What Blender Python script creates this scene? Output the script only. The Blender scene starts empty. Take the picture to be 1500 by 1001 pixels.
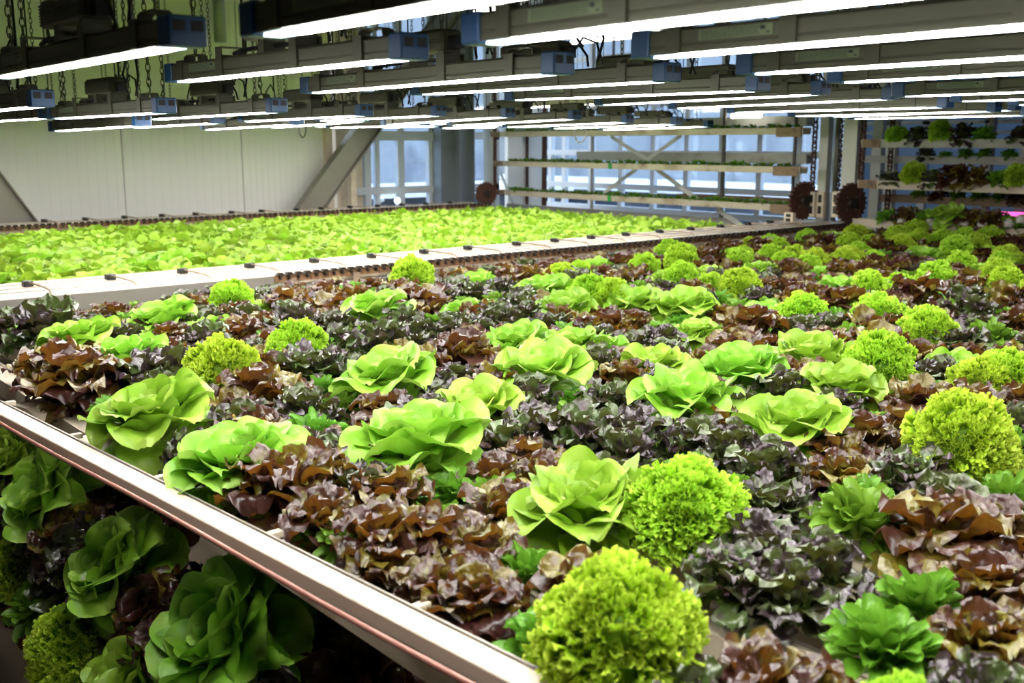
import bpy, math, random
from mathutils import Vector, Matrix, noise
PI = math.pi
col = bpy.context.scene.collection
scene = bpy.context.scene

# ------------------------------------------------------------------ camera frame
FPX = 1502.4; PITCH = math.radians(10.92); YAW = math.radians(40.29)
Fh = Vector((-math.cos(YAW), math.sin(YAW), 0)); RT = Fh.cross(Vector((0, 0, 1)))
FW = Fh * math.cos(PITCH) - Vector((0, 0, 1)) * math.sin(PITCH)
UPV = Fh * math.sin(PITCH) + Vector((0, 0, 1)) * math.cos(PITCH)
def ray(x, y): return FW * FPX + RT * (x - 750.0) + UPV * (500.5 - y)
def atz(x, y, z): r = ray(x, y); return r * (z / r.z)
def atX(x, y, X): r = ray(x, y); return r * (X / r.x)
def atY(x, y, Y): r = ray(x, y); return r * (Y / r.y)
def proj(p):
    w = p.dot(FW); return 750 + FPX * p.dot(RT) / w, 500.5 - FPX * p.dot(UPV) / w

# ------------------------------------------------------------------ materials
def nmat(name):
    m = bpy.data.materials.new(name); m.use_nodes = True
    return m, m.node_tree.nodes, m.node_tree.links, m.node_tree.nodes['Principled BSDF']
def mat(name, c, rough=.5, metal=0.0, spec=.5, dirt=0.0, scale=6.0, dirtcol=(.2, .12, .07), bump=0.0, emit=None, es=0.0):
    m, N, Lk, b = nmat(name)
    b.inputs['Base Color'].default_value = (*c, 1); b.inputs['Roughness'].default_value = rough
    b.inputs['Metallic'].default_value = metal; b.inputs['Specular IOR Level'].default_value = spec
    if emit:
        b.inputs['Emission Color'].default_value = (*emit, 1); b.inputs['Emission Strength'].default_value = es
    if dirt > 0 or bump > 0:
        tc = N.new('ShaderNodeTexCoord'); nz = N.new('ShaderNodeTexNoise')
        nz.inputs['Scale'].default_value = scale; nz.inputs['Detail'].default_value = 6
        Lk.new(tc.outputs['Object'], nz.inputs['Vector'])
        if dirt > 0:
            rp = N.new('ShaderNodeValToRGB'); rp.color_ramp.elements[0].position = .52; rp.color_ramp.elements[1].position = .72
            rp.color_ramp.elements[0].color = (0, 0, 0, 1); rp.color_ramp.elements[1].color = (dirt, dirt, dirt, 1)
            mx = N.new('ShaderNodeMix'); mx.data_type = 'RGBA'
            mx.inputs[6].default_value = (*c, 1); mx.inputs[7].default_value = (*dirtcol, 1)
            Lk.new(nz.outputs['Fac'], rp.inputs['Fac']); Lk.new(rp.outputs['Color'], mx.inputs[0]); Lk.new(mx.outputs[2], b.inputs['Base Color'])
        if bump > 0:
            bp = N.new('ShaderNodeBump'); bp.inputs['Strength'].default_value = bump; bp.inputs['Distance'].default_value = .01
            Lk.new(nz.outputs['Fac'], bp.inputs['Height']); Lk.new(bp.outputs['Normal'], b.inputs['Normal'])
    return m

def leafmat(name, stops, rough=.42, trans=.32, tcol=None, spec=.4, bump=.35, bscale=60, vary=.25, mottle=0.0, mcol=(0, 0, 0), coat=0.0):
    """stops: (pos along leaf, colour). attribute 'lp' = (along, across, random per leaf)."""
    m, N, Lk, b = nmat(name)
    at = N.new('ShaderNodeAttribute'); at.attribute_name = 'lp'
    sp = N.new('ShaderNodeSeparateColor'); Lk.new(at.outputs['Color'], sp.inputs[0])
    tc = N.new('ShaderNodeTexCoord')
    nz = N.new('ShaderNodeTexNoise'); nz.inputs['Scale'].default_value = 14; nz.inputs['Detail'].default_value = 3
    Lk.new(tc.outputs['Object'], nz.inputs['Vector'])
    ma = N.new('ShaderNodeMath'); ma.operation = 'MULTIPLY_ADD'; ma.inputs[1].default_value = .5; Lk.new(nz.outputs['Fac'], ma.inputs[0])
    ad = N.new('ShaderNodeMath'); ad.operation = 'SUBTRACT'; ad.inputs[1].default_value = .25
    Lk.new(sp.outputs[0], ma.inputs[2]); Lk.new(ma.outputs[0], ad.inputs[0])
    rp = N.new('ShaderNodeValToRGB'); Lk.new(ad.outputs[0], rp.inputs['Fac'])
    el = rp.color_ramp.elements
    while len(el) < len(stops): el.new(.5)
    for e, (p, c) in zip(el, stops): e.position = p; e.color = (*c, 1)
    out = rp.outputs['Color']
    if mottle > 0:
        n2 = N.new('ShaderNodeTexNoise'); n2.inputs['Scale'].default_value = 22; n2.inputs['Detail'].default_value = 2
        Lk.new(tc.outputs['Object'], n2.inputs['Vector'])
        s2 = N.new('ShaderNodeMath'); s2.operation = 'MULTIPLY_ADD'; s2.inputs[1].default_value = .55; Lk.new(sp.outputs[2], s2.inputs[0]); Lk.new(n2.outputs['Fac'], s2.inputs[2])
        r2 = N.new('ShaderNodeMapRange'); r2.inputs[1].default_value = .70; r2.inputs[2].default_value = .98; r2.inputs[4].default_value = mottle
        Lk.new(s2.outputs[0], r2.inputs[0])
        mx = N.new('ShaderNodeMix'); mx.data_type = 'RGBA'; Lk.new(r2.outputs[0], mx.inputs[0]); Lk.new(out, mx.inputs[6]); mx.inputs[7].default_value = (*mcol, 1)
        out = mx.outputs[2]
    oi = N.new('ShaderNodeObjectInfo')
    hs = N.new('ShaderNodeHueSaturation')
    mr = N.new('ShaderNodeMapRange'); mr.inputs[3].default_value = 1 - vary; mr.inputs[4].default_value = 1 + vary
    av = N.new('ShaderNodeMath'); av.operation = 'ADD'; Lk.new(oi.outputs['Random'], av.inputs[0]); Lk.new(sp.outputs[2], av.inputs[1])
    hv = N.new('ShaderNodeMath'); hv.operation = 'MULTIPLY'; hv.inputs[1].default_value = .5; Lk.new(av.outputs[0], hv.inputs[0])
    Lk.new(hv.outputs[0], mr.inputs[0]); Lk.new(mr.outputs[0], hs.inputs['Value']); Lk.new(out, hs.inputs['Color'])
    m3 = N.new('ShaderNodeMapRange'); m3.inputs[3].default_value = .485; m3.inputs[4].default_value = .515
    Lk.new(oi.outputs['Random'], m3.inputs[0]); Lk.new(m3.outputs[0], hs.inputs['Hue'])
    Lk.new(hs.outputs['Color'], b.inputs['Base Color'])
    b.inputs['Roughness'].default_value = rough; b.inputs['Specular IOR Level'].default_value = spec
    b.inputs['Coat Weight'].default_value = coat; b.inputs['Coat Roughness'].default_value = .3
    vn = N.new('ShaderNodeTexVoronoi'); vn.inputs['Scale'].default_value = bscale; Lk.new(tc.outputs['Object'], vn.inputs['Vector'])
    bp = N.new('ShaderNodeBump'); bp.inputs['Strength'].default_value = bump; bp.inputs['Distance'].default_value = .004
    Lk.new(vn.outputs['Distance'], bp.inputs['Height']); Lk.new(bp.outputs['Normal'], b.inputs['Normal'])
    tr = N.new('ShaderNodeBsdfTranslucent'); Lk.new(bp.outputs['Normal'], tr.inputs['Normal'])
    if tcol: tr.inputs['Color'].default_value = (*tcol, 1)
    else: Lk.new(hs.outputs['Color'], tr.inputs['Color'])
    ms = N.new('ShaderNodeMixShader'); ms.inputs[0].default_value = trans
    Lk.new(b.outputs[0], ms.inputs[1]); Lk.new(tr.outputs[0], ms.inputs[2])
    Lk.new(ms.outputs[0], N['Material Output'].inputs['Surface'])
    return m

M = {}
M['butter'] = leafmat('butterhead_leaf', [(0, (.54, .66, .22)), (.3, (.33, .56, .065)), (.75, (.22, .45, .025)), (1, (.40, .61, .09))], rough=.38, trans=.24, spec=.45, bump=.6, bscale=30, vary=.12)
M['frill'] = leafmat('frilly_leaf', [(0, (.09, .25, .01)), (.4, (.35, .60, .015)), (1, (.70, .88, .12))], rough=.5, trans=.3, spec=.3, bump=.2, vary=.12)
M['oak'] = leafmat('dark_oak_leaf', [(0, (.08, .20, .01)), (.30, (.05, .10, .012)), (.55, (.035, .022, .026)), (1, (.055, .03, .045))], rough=.27, trans=.12, tcol=(.16, .16, .02), spec=.75, bump=.6, bscale=70, vary=.3, mottle=.6, mcol=(.08, .15, .02), coat=.25)
M['red'] = leafmat('red_brown_leaf', [(0, (.20, .28, .02)), (.25, (.10, .09, .01)), (.5, (.048, .016, .010)), (1, (.066, .022, .019))], rough=.27, trans=.18, tcol=(.34, .12, .01), spec=.65, bump=.7, bscale=75, vary=.3, mottle=.75, mcol=(.17, .15, .012), coat=.35)
M['green'] = leafmat('small_green_leaf', [(0, (.26, .42, .05)), (.4, (.10, .25, .014)), (1, (.17, .36, .03))], rough=.35, trans=.28, spec=.5, bump=.25, vary=.15)
M['young'] = leafmat('young_leaf', [(0, (.50, .66, .16)), (.4, (.38, .62, .04)), (1, (.46, .70, .07))], rough=.35, trans=.22, spec=.5, bump=.2, vary=.38)
M['core'] = mat('leaf_core', (.03, .07, .01), .8)
M['wall'] = mat('wall_panel_white', (.82, .81, .77), .5)
M['cream'] = mat('cream_paint', (.72, .62, .48), .45, dirt=.35, scale=5, dirtcol=(.42, .30, .2))
M['trough'] = mat('trough_plastic', (.54, .47, .36), .45, dirt=.75, scale=4, dirtcol=(.22, .12, .06))
M['troughrust'] = mat('trough_rusty_end', (.25, .17, .10), .7, dirt=.8, scale=12, dirtcol=(.05, .03, .02))
M['trougholive'] = mat('trough_grey', (.38, .38, .33), .5, dirt=.5, scale=4)
M['gutter'] = mat('gutter_plastic', (.56, .48, .38), .35, dirt=.25, scale=9, dirtcol=(.55, .36, .22))
M['pipe'] = mat('red_brown_pipe', (.30, .12, .09), .35)
M['galv'] = mat('galvanised_steel', (.27, .25, .22), .45, .5, dirt=.4, scale=8, dirtcol=(.25, .22, .18))
M['steel'] = mat('column_steel', (.24, .27, .29), .45, .2, dirt=.4, scale=3, dirtcol=(.12, .12, .12))
M['dsteel'] = mat('dark_steel', (.10, .09, .07), .5, .3)
M['post'] = mat('post_paint', (.55, .55, .50), .45)
M['rust'] = mat('rusty_iron', (.09, .035, .022), .75, .2, dirt=.6, scale=20, dirtcol=(.03, .015, .01))
M['chainlink'] = mat('chain_plate', (.30, .16, .08), .6, .3, dirt=.5, scale=30, dirtcol=(.08, .04, .02))
M['chaindark'] = mat('chain_roller', (.035, .025, .02), .5, .4)
M['black'] = mat('black_plastic', (.012, .012, .012), .4)
M['rod'] = mat('bent_rod_steel', (.38, .28, .2), .4, .5)
M['house'] = mat('fixture_grey', (.115, .118, .075), .5, .2)
M['band'] = mat('fixture_bracket_grey', (.10, .102, .065), .45, .2)
M['blue'] = mat('cap_blue', (.008, .07, .21), .4)
M['hole'] = mat('cap_hole', (.006, .01, .016), .6)
M['label'] = mat('label_plate', (.20, .26, .14), .4)
M['ink'] = mat('label_ink', (.03, .04, .03), .5)
M['strip'] = mat('lit_strip', (.9, .9, .9), .4, emit=(1, .975, .93), es=38)
M['stripend'] = mat('lit_strip_end', (.8, .9, 1), .4, emit=(.75, .93, 1), es=2.2)
M['tube'] = mat('fluorescent_tube', (.9, .9, .9), .4, emit=(1, .95, .85), es=4)
M['pink'] = mat('pink_grow_tube', (.9, .3, .6), .4, emit=(1, .1, .45), es=.7)
M['floor'] = mat('concrete_floor', (.30, .24, .18), .6, dirt=.5, scale=2, dirtcol=(.2, .16, .12))
M['ceil'] = mat('ceiling_paint', (.11, .115, .09), .8)
M['frame'] = mat('window_frame_white', (.62, .66, .70), .4)
M['snow'] = mat('snow', (.88, .9, .95), .7)
M['farwall'] = mat('far_building_wall', (.25, .275, .29), .8, dirt=.6, scale=1.2, dirtcol=(.1, .1, .13))
M['fardark'] = mat('far_building_base', (.05, .07, .10), .8, dirt=.6, scale=1.0, dirtcol=(.12, .14, .18))
M['tag'] = mat('green_tag', (.02, .35, .05), .5)
M['foam'] = mat('white_plug', (.5, .47, .42), .6)
m, N, Lk, b = nmat('window_glass')
N.remove(b); g = N.new('ShaderNodeBsdfGlossy'); g.inputs['Roughness'].default_value = .05; t = N.new('ShaderNodeBsdfTransparent'); t.inputs[0].default_value = (.86, .92, 1, 1)
x = N.new('ShaderNodeMixShader'); x.inputs[0].default_value = .07
Lk.new(t.outputs[0], x.inputs[1]); Lk.new(g.outputs[0], x.inputs[2]); Lk.new(x.outputs[0], N['Material Output'].inputs[0]); M['glass'] = m
m, N, Lk, b = nmat('frosted_panel')
b.inputs['Base Color'].default_value = (.20, .26, .34, 1); t = N.new('ShaderNodeBsdfTranslucent'); t.inputs[0].default_value = (.24, .32, .42, 1)
x = N.new('ShaderNodeMixShader'); x.inputs[0].default_value = .55
wv = N.new('ShaderNodeTexWave'); wv.inputs['Scale'].default_value = 14; wv.inputs['Distortion'].default_value = 1.5
bp = N.new('ShaderNodeBump'); bp.inputs['Strength'].default_value = .4; Lk.new(wv.outputs['Fac'], bp.inputs['Height']); Lk.new(bp.outputs[0], b.inputs['Normal'])
Lk.new(b.outputs[0], x.inputs[1]); Lk.new(t.outputs[0], x.inputs[2]); Lk.new(x.outputs[0], N['Material Output'].inputs[0]); M['frost'] = m

# ------------------------------------------------------------------ mesh builder
class MB:
    def __init__(s): s.v = []; s.f = []; s.mi = []; s.sm = []; s.a = None
    def face(s, f, mi=0, sm=False): s.f.append(f); s.mi.append(mi); s.sm.append(sm)
    def box(s, x0, x1, y0, y1, z0, z1, mi=0, bev=0.0):
        n = len(s.v)
        if bev <= 0:
            s.v += [(x0, y0, z0), (x1, y0, z0), (x1, y1, z0), (x0, y1, z0), (x0, y0, z1), (x1, y0, z1), (x1, y1, z1), (x0, y1, z1)]
            for f in ((0, 3, 2, 1), (4, 5, 6, 7), (0, 1, 5, 4), (1, 2, 6, 5), (2, 3, 7, 6), (3, 0, 4, 7)): s.face(tuple(n + i for i in f), mi)
        else:
            for (z, i) in ((z0, bev), (z0 + bev, 0), (z1 - bev, 0), (z1, bev)):
                c = bev if i == 0 else bev * .5; X0, X1, Y0, Y1 = x0 + i, x1 - i, y0 + i, y1 - i
                s.v += [(X0 + c, Y0, z), (X1 - c, Y0, z), (X1, Y0 + c, z), (X1, Y1 - c, z), (X1 - c, Y1, z), (X0 + c, Y1, z), (X0, Y1 - c, z), (X0, Y0 + c, z)]
            s.face(tuple(n + i for i in range(7, -1, -1)), mi); s.face(tuple(n + 24 + i for i in range(8)), mi)
            for k in range(3):
                for i in range(8):
                    a, b2 = n + 8 * k + i, n + 8 * k + (i + 1) % 8
                    s.face((a, b2, b2 + 8, a + 8), mi)
    def tube(s, pts, r, seg=8, mi=0, caps=True):
        pts = [Vector(p) for p in pts]; n0 = len(s.v); up = Vector((0, 0, 1)); prev = None
        rr = r if isinstance(r, (list, tuple)) else [r] * len(pts)
        for i, p in enumerate(pts):
            d = (pts[min(i + 1, len(pts) - 1)] - pts[max(i - 1, 0)]).normalized()
            if prev is None:
                a = up if abs(d.z) < .9 else Vector((1, 0, 0)); u = d.cross(a).normalized()
            else: u = (prev - d * prev.dot(d)).normalized()
            prev = u; w = d.cross(u)
            for k in range(seg):
                t = 2 * PI * k / seg; s.v.append(tuple(p + (u * math.cos(t) + w * math.sin(t)) * rr[i]))
        for i in range(len(pts) - 1):
            for k in range(seg):
                a = n0 + i * seg + k; b2 = n0 + i * seg + (k + 1) % seg
                s.face((a, a + seg, b2 + seg, b2), mi, True)
        if caps:
            s.face(tuple(n0 + k for k in range(seg)), mi); s.face(tuple(n0 + (len(pts) - 1) * seg + seg - 1 - k for k in range(seg)), mi)
    def bar(s, p, q, w, h, mi=0, side=None):
        """rectangular bar from p to q; w measured along 'side', h along the third axis"""
        p = Vector(p); q = Vector(q); d = (q - p).normalized()
        sd = Vector(side) if side else Vector((0, 0, 1)); u = (sd - d * sd.dot(d)).normalized(); k = d.cross(u)
        n = len(s.v)
        for c in (p, q):
            for a, b2 in ((-1, -1), (1, -1), (1, 1), (-1, 1)): s.v.append(tuple(c + u * a * w / 2 + k * b2 * h / 2))
        for f in ((0, 3, 2, 1), (4, 5, 6, 7), (0, 1, 5, 4), (1, 2, 6, 5), (2, 3, 7, 6), (3, 0, 4, 7)): s.face(tuple(n + i for i in f), mi)
    def prism(s, prof, axis, a0, a1, mi=0):
        """closed 2D outline extruded along axis 'x' or 'y'"""
        n = len(s.v); k = len(prof)
        for a in (a0, a1):
            for (u, w) in prof: s.v.append((a, u, w) if axis == 'x' else (u, a, w))
        s.face(tuple(n + i for i in range(k)), mi); s.face(tuple(n + 2 * k - 1 - i for i in range(k)), mi)
        for i in range(k):
            j = (i + 1) % k; s.face((n + i, n + k + i, n + k + j, n + j), mi)
    def mesh(s, name, mats):
        me = bpy.data.meshes.new(name); me.from_pydata(s.v, [], s.f)
        for mm in (mats if isinstance(mats, (list, tuple)) else [mats]): me.materials.append(mm)
        me.polygons.foreach_set('material_index', s.mi); me.polygons.foreach_set('use_smooth', s.sm)
        if s.a is not None:
            ca = me.color_attributes.new('lp', 'FLOAT_COLOR', 'POINT')
            ca.data.foreach_set('color', [c for t in s.a for c in (*t, 1.0)])
        me.update(); return me
    def build(s, name, mats, parent=None, loc=(0, 0, 0)):
        return link(name, s.mesh(name, mats), parent, loc)
def link(name, me, parent=None, loc=(0, 0, 0)):
    o = bpy.data.objects.new(name, me); col.objects.link(o); o.location = loc
    if parent: o.parent = parent
    return o
def tag(o, label=None, cat=None, group=None, kind=None):
    for k, v in (('label', label), ('category', cat), ('group', group), ('kind', kind)):
        if v: o[k] = v
    return o
def empty(name, loc, rot=(0, 0, 0)):
    o = bpy.data.objects.new(name, None); col.objects.link(o); o.location = loc; o.rotation_euler = rot; o.empty_display_size = .1; return o
kids = {}
def copy_tree(o, parent=None, label=None):
    c = o.copy(); col.objects.link(c)
    if parent: c.parent = parent
    for ch in list(o.children): copy_tree(ch, c)
    return c

# ------------------------------------------------------------------ leaves
def leaf(mb, rnd, az, L, hw, e0, e1, nt=9, ns=8, prof='round', cup=50, ruf=0.0, rf=3, blister=.004, lip=0.0, z0=.02, r0=.008, twist=0.0, veins=0.0, seedv=0.0, power=1.0, bf=38):
    n0 = len(mb.v); rv = rnd.random(); ph = rnd.random() * 6.28; ph2 = rnd.random() * 6.28; sx = rnd.random() * 50
    r, z = r0, z0; ca, sa = math.cos(az), math.sin(az)
    for i in range(nt + 1):
        t = i / nt
        el = math.radians(e0 + (e1 - e0) * t ** power)
        if i:
            r += math.cos(el) * L / nt; z += math.sin(el) * L / nt
        if prof == 'round': w = (.16 + .84 * math.sin(PI * min(1, t * .92 + .04)) ** .7) if t < .5 else max(.05, (1 - ((t - .5) / .52) ** 2.6)) ** .5
        elif prof == 'fan': w = .10 + .9 * min(1, (t / .7)) ** 1.3 if t < .7 else max(.08, 1 - ((t - .7) / .315) ** 2.6) ** .5
        elif prof == 'oak':
            w = (.12 + .88 * min(1, t / .72) ** 1.1) if t < .8 else max(.06, 1 - ((t - .8) / .21) ** 2) ** .5
            w *= .72 + .30 * math.cos(t * 2 * PI * 1.9 + ph2)
        elif prof == 'spoon': w = .2 + .1 * t if t < .3 else (.23 + .77 * math.sin(PI / 2 * min(1, (t - .3) / .32)) if t < .64 else max(.15, 1 - ((t - .64) / .37) ** 2.6) ** .5)
        w *= hw
        for j in range(ns + 1):
            s_ = -1 + 2 * j / ns; th = math.radians(cup) * s_
            R = w / max(.3, math.radians(cup)) if cup else w
            if cup: y = R * math.sin(th); nrm = R * (1 - math.cos(th))
            else: y = w * s_; nrm = 0
            edge = max(abs(s_) ** 2, max(0, (t - .55) / .45) ** 2)
            nrm += ruf * edge * math.sin(rf * 2 * PI * t + ph + (0 if s_ > 0 else 2.1) + s_ * rf * 1.6 * t)
            nrm -= lip * max(abs(s_), max(0, (t - .4) / .6)) ** 4
            if veins: nrm += veins * (abs(math.sin(PI * 5 * (t - .35 * abs(s_)))) - .5) * (1 - abs(s_) ** 3) - veins * 1.6 * math.exp(-(s_ / .12) ** 2) * (1 - t)
            if blister: nrm += blister * noise.noise(Vector((t * L * bf + sx, s_ * w * bf, seedv)))
            nx, nz = -math.sin(el), math.cos(el)
            px_, pz_ = r + nx * nrm, z + nz * nrm
            y += twist * (t * L) * math.sin(ph)
            mb.v.append((px_ * ca - y * sa, px_ * sa + y * ca, pz_)); mb.a.append((t, abs(s_), rv))
    for i in range(nt):
        for j in range(ns):
            a = n0 + i * (ns + 1) + j; mb.face((a, a + 1, a + ns + 2, a + ns + 1), 0, True)

def make_butter(seed, q=1.0):
    rnd = random.Random(seed); mb = MB(); mb.a = []
    rings = [(6, .172, .090, 18, -50, 35, .010, .008, 1.2), (7, .185, .108, 42, -18, 46, .009, .010, 1.8), (6, .158, .098, 56, 4, 56, .008, .010, 2.1),
             (6, .128, .080, 66, 26, 66, .007, .008, 2.1), (5, .102, .060, 76, 46, 74, .005, .006, 2.0), (5, .080, .040, 84, 72, 80, .004, .003, 1.5)]
    for k, (n, L, hw, e0, e1, cup, ruf, lip, pw) in enumerate(rings):
        a0 = rnd.random() * 6.28
        for i in range(n):
            leaf(mb, rnd, a0 + i * 2 * PI / n + rnd.uniform(-.22, .22), L * rnd.uniform(.9, 1.1), hw * rnd.uniform(.9, 1.12), e0 + rnd.uniform(-6, 6), e1 + rnd.uniform(-16, 16),
                 nt=int(18 * q), ns=int(16 * q), prof='round', cup=cup + rnd.uniform(-12, 12), ruf=ruf, rf=rnd.uniform(.9, 1.7), blister=.014, lip=lip, z0=.03, veins=.0055, seedv=seed, power=pw, bf=20)
    return mb
def make_red(seed, q=1.0):
    rnd = random.Random(seed); mb = MB(); mb.a = []
    for (n, L, hw, e0, e1) in ((8, .155, .066, 20, -45), (9, .172, .074, 48, -15), (8, .165, .070, 62, 12), (6, .145, .060, 74, 38), (4, .12, .046, 84, 66)):
        a0 = rnd.random() * 6.28
        for i in range(n):
            leaf(mb, rnd, a0 + i * 2 * PI / n + rnd.uniform(-.3, .3), L * rnd.uniform(.8, 1.15), hw * rnd.uniform(.8, 1.2), e0 + rnd.uniform(-12, 12), e1 + rnd.uniform(-20, 20),
                 nt=int(13 * q), ns=int(12 * q), prof='fan', power=1.5, bf=30, cup=rnd.uniform(15, 50), ruf=.013, rf=rnd.uniform(1.8, 3.0), blister=.012, lip=.012, z0=.02, seedv=seed)
    return mb
def make_oak(seed, q=1.0):
    rnd = random.Random(seed); mb = MB(); mb.a = []
    for (n, L, hw, e0, e1) in ((9, .160, .066, 15, -35), (10, .172, .072, 42, -5), (9, .165, .068, 58, 22), (7, .15, .060, 72, 46), (5, .13, .046, 84, 72)):
        a0 = rnd.random() * 6.28
        for i in range(n):
            leaf(mb, rnd, a0 + i * 2 * PI / n + rnd.uniform(-.3, .3), L * rnd.uniform(.8, 1.15), hw * rnd.uniform(.85, 1.2), e0 + rnd.uniform(-12, 12), e1 + rnd.uniform(-18, 18),
                 nt=int(18 * q), ns=int(9 * q), prof='oak', power=1.3, bf=28, cup=rnd.uniform(10, 45), ruf=.011, rf=rnd.uniform(2.2, 3.6), blister=.007, lip=.006, z0=.02, seedv=seed)
    return mb
def make_green(seed, q=1.0):
    rnd = random.Random(seed); mb = MB(); mb.a = []
    for (n, L, hw, e0, e1) in ((11, .115, .026, 15, -30), (15, .120, .027, 38, -5), (16, .115, .026, 54, 15), (14, .105, .024, 66, 32), (11, .09, .021, 78, 55), (6, .07, .015, 86, 78)):
        a0 = rnd.random() * 6.28
        for i in range(n):
            leaf(mb, rnd, a0 + i * 2 * PI / n + rnd.uniform(-.35, .35), L * rnd.uniform(.75, 1.15), hw * rnd.uniform(.8, 1.25), e0 + rnd.uniform(-14, 14), e1 + rnd.uniform(-18, 18),
                 nt=int(12 * q), ns=int(8 * q), prof='spoon', power=1.6, cup=rnd.uniform(25, 60), ruf=.004, rf=1.4, blister=.006, lip=-.004, z0=.02, seedv=seed)
    return mb
def make_young(seed, q=1.0):
    rnd = random.Random(seed); mb = MB(); mb.a = []
    for (n, L, hw, e0, e1) in ((5, .12, .050, 30, -15), (5, .115, .048, 55, 10), (4, .09, .038, 70, 45)):
        a0 = rnd.random() * 6.28
        for i in range(n):
            leaf(mb, rnd, a0 + i * 2 * PI / n + rnd.uniform(-.3, .3), L * rnd.uniform(.8, 1.2), hw * rnd.uniform(.8, 1.2), e0 + rnd.uniform(-10, 14), e1 + rnd.uniform(-20, 25),
                 nt=max(3, int(6 * q)), ns=max(3, int(5 * q)), prof='round', cup=rnd.uniform(10, 50), ruf=.008, rf=1.5, blister=.008, lip=.008, z0=.02, seedv=seed)
    return mb
def make_frill(seed, q=1.0, nr=1150):
    """dome of tightly curled leaf margins: short ruffled ribbons standing on a lumpy dome"""
    rnd = random.Random(seed); mb = MB(); mb.a = []
    Rx, Rz, cz = .118, .105, .075
    def dome(u, v, rs=1.0):
        d = Vector((math.cos(u) * math.cos(v), math.sin(u) * math.cos(v), math.sin(v)))
        k = rs * (1 + .26 * noise.noise(d * 2.4 + Vector((seed * 3.1, 0, 0))) + .10 * noise.noise(d * 6 + Vector((0, seed, 0))))
        return Vector((d.x * Rx * k, d.y * Rx * k, cz + d.z * Rz * k)), d
    nu, nv = 20, 9                                         # inner body of leaf bases
    for i in range(nv + 1):
        v = -.75 + (PI / 2 + .75) * i / nv
        for j in range(nu):
            p, d = dome(2 * PI * j / nu, v, .76); mb.v.append(tuple(p)); mb.a.append((.12, .5, .3))
    for i in range(nv):
        for j in range(nu): a = i * nu + j; b2 = i * nu + (j + 1) % nu; mb.face((a, b2, b2 + nu, a + nu), 0, True)
    for k in range(nr):
        v = math.asin(rnd.uniform(-.62, 1)); u = rnd.uniform(0, 2 * PI)
        p, d = dome(u, v, rnd.uniform(.93, 1.04))
        tdir = Vector((rnd.uniform(-1, 1), rnd.uniform(-1, 1), rnd.uniform(-1, 1))); tdir = (tdir - d * tdir.dot(d)).normalized(); sdir = d.cross(tdir)
        ln = rnd.uniform(.016, .030); hgt = rnd.uniform(.008, .016); fr = rnd.uniform(2.0, 3.2); am = rnd.uniform(.003, .005); ns = 12; ph = rnd.random() * 6; n0 = len(mb.v); rv = rnd.random(); bend = rnd.uniform(-.012, .012)
        for i in range(ns + 1):
            t = i / ns; s1 = math.sin(fr * 2 * PI * t + ph)
            c = p + tdir * (t - .5) * ln + sdir * (bend * (t - .5) ** 2 * 4)
            for (h, a2) in ((-.010, .12), (hgt * .45, .75), (hgt * (.9 + .25 * math.sin(t * 9 + ph)), 1.35)):
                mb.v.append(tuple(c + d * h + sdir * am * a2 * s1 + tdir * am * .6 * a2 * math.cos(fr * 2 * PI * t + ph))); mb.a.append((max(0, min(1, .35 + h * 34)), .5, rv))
        for i in range(ns):
            for j in range(2): a = n0 + i * 3 + j; mb.face((a, a + 1, a + 4, a + 3), 0, True)
    return mb
KIND = {
 'B': ('butterhead_lettuce', 'butter', make_butter, 4, .29, 'pale green butterhead lettuce with broad smooth leaves'),
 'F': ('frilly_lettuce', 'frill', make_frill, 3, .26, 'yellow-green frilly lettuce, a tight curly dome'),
 'O': ('oakleaf_lettuce', 'oak', make_oak, 4, .27, 'dark purple oakleaf lettuce with lobed leaves'),
 'R': ('red_lettuce', 'red', make_red, 4, .27, 'red-brown lettuce with crinkled round leaves'),
 'G': ('green_leaf_lettuce', 'green', make_green, 3, .21, 'low deep green lettuce with small spoon leaves')}
MESH = {}
for k, (nm, mt, fn, cnt, dia, lb) in KIND.items():
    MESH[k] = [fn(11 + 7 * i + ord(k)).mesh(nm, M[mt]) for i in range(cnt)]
YOUNG = [make_young(100 + i).mesh('young_lettuce', M['young']) for i in range(5)]
YOUNGG = [make_young(200 + i, .7).mesh('young_lettuce', M['green']) for i in range(4)]
rnd = random.Random(5)

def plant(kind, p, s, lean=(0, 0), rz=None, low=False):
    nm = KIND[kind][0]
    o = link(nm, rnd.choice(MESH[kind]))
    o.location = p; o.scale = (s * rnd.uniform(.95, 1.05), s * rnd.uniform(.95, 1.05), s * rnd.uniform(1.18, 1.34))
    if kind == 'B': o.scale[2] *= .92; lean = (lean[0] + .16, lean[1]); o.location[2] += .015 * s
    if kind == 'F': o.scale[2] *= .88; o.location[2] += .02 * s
    if -6.6 < p[0] < -5.65: o.scale[2] *= .78
    o.rotation_mode = 'ZYX'; o.rotation_euler = (lean[0] + rnd.uniform(-.08, .08), lean[1] + rnd.uniform(-.08, .08), rnd.uniform(0, 6.28) if rz is None else rz)
    o['category'] = 'lettuce'
    return o
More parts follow.
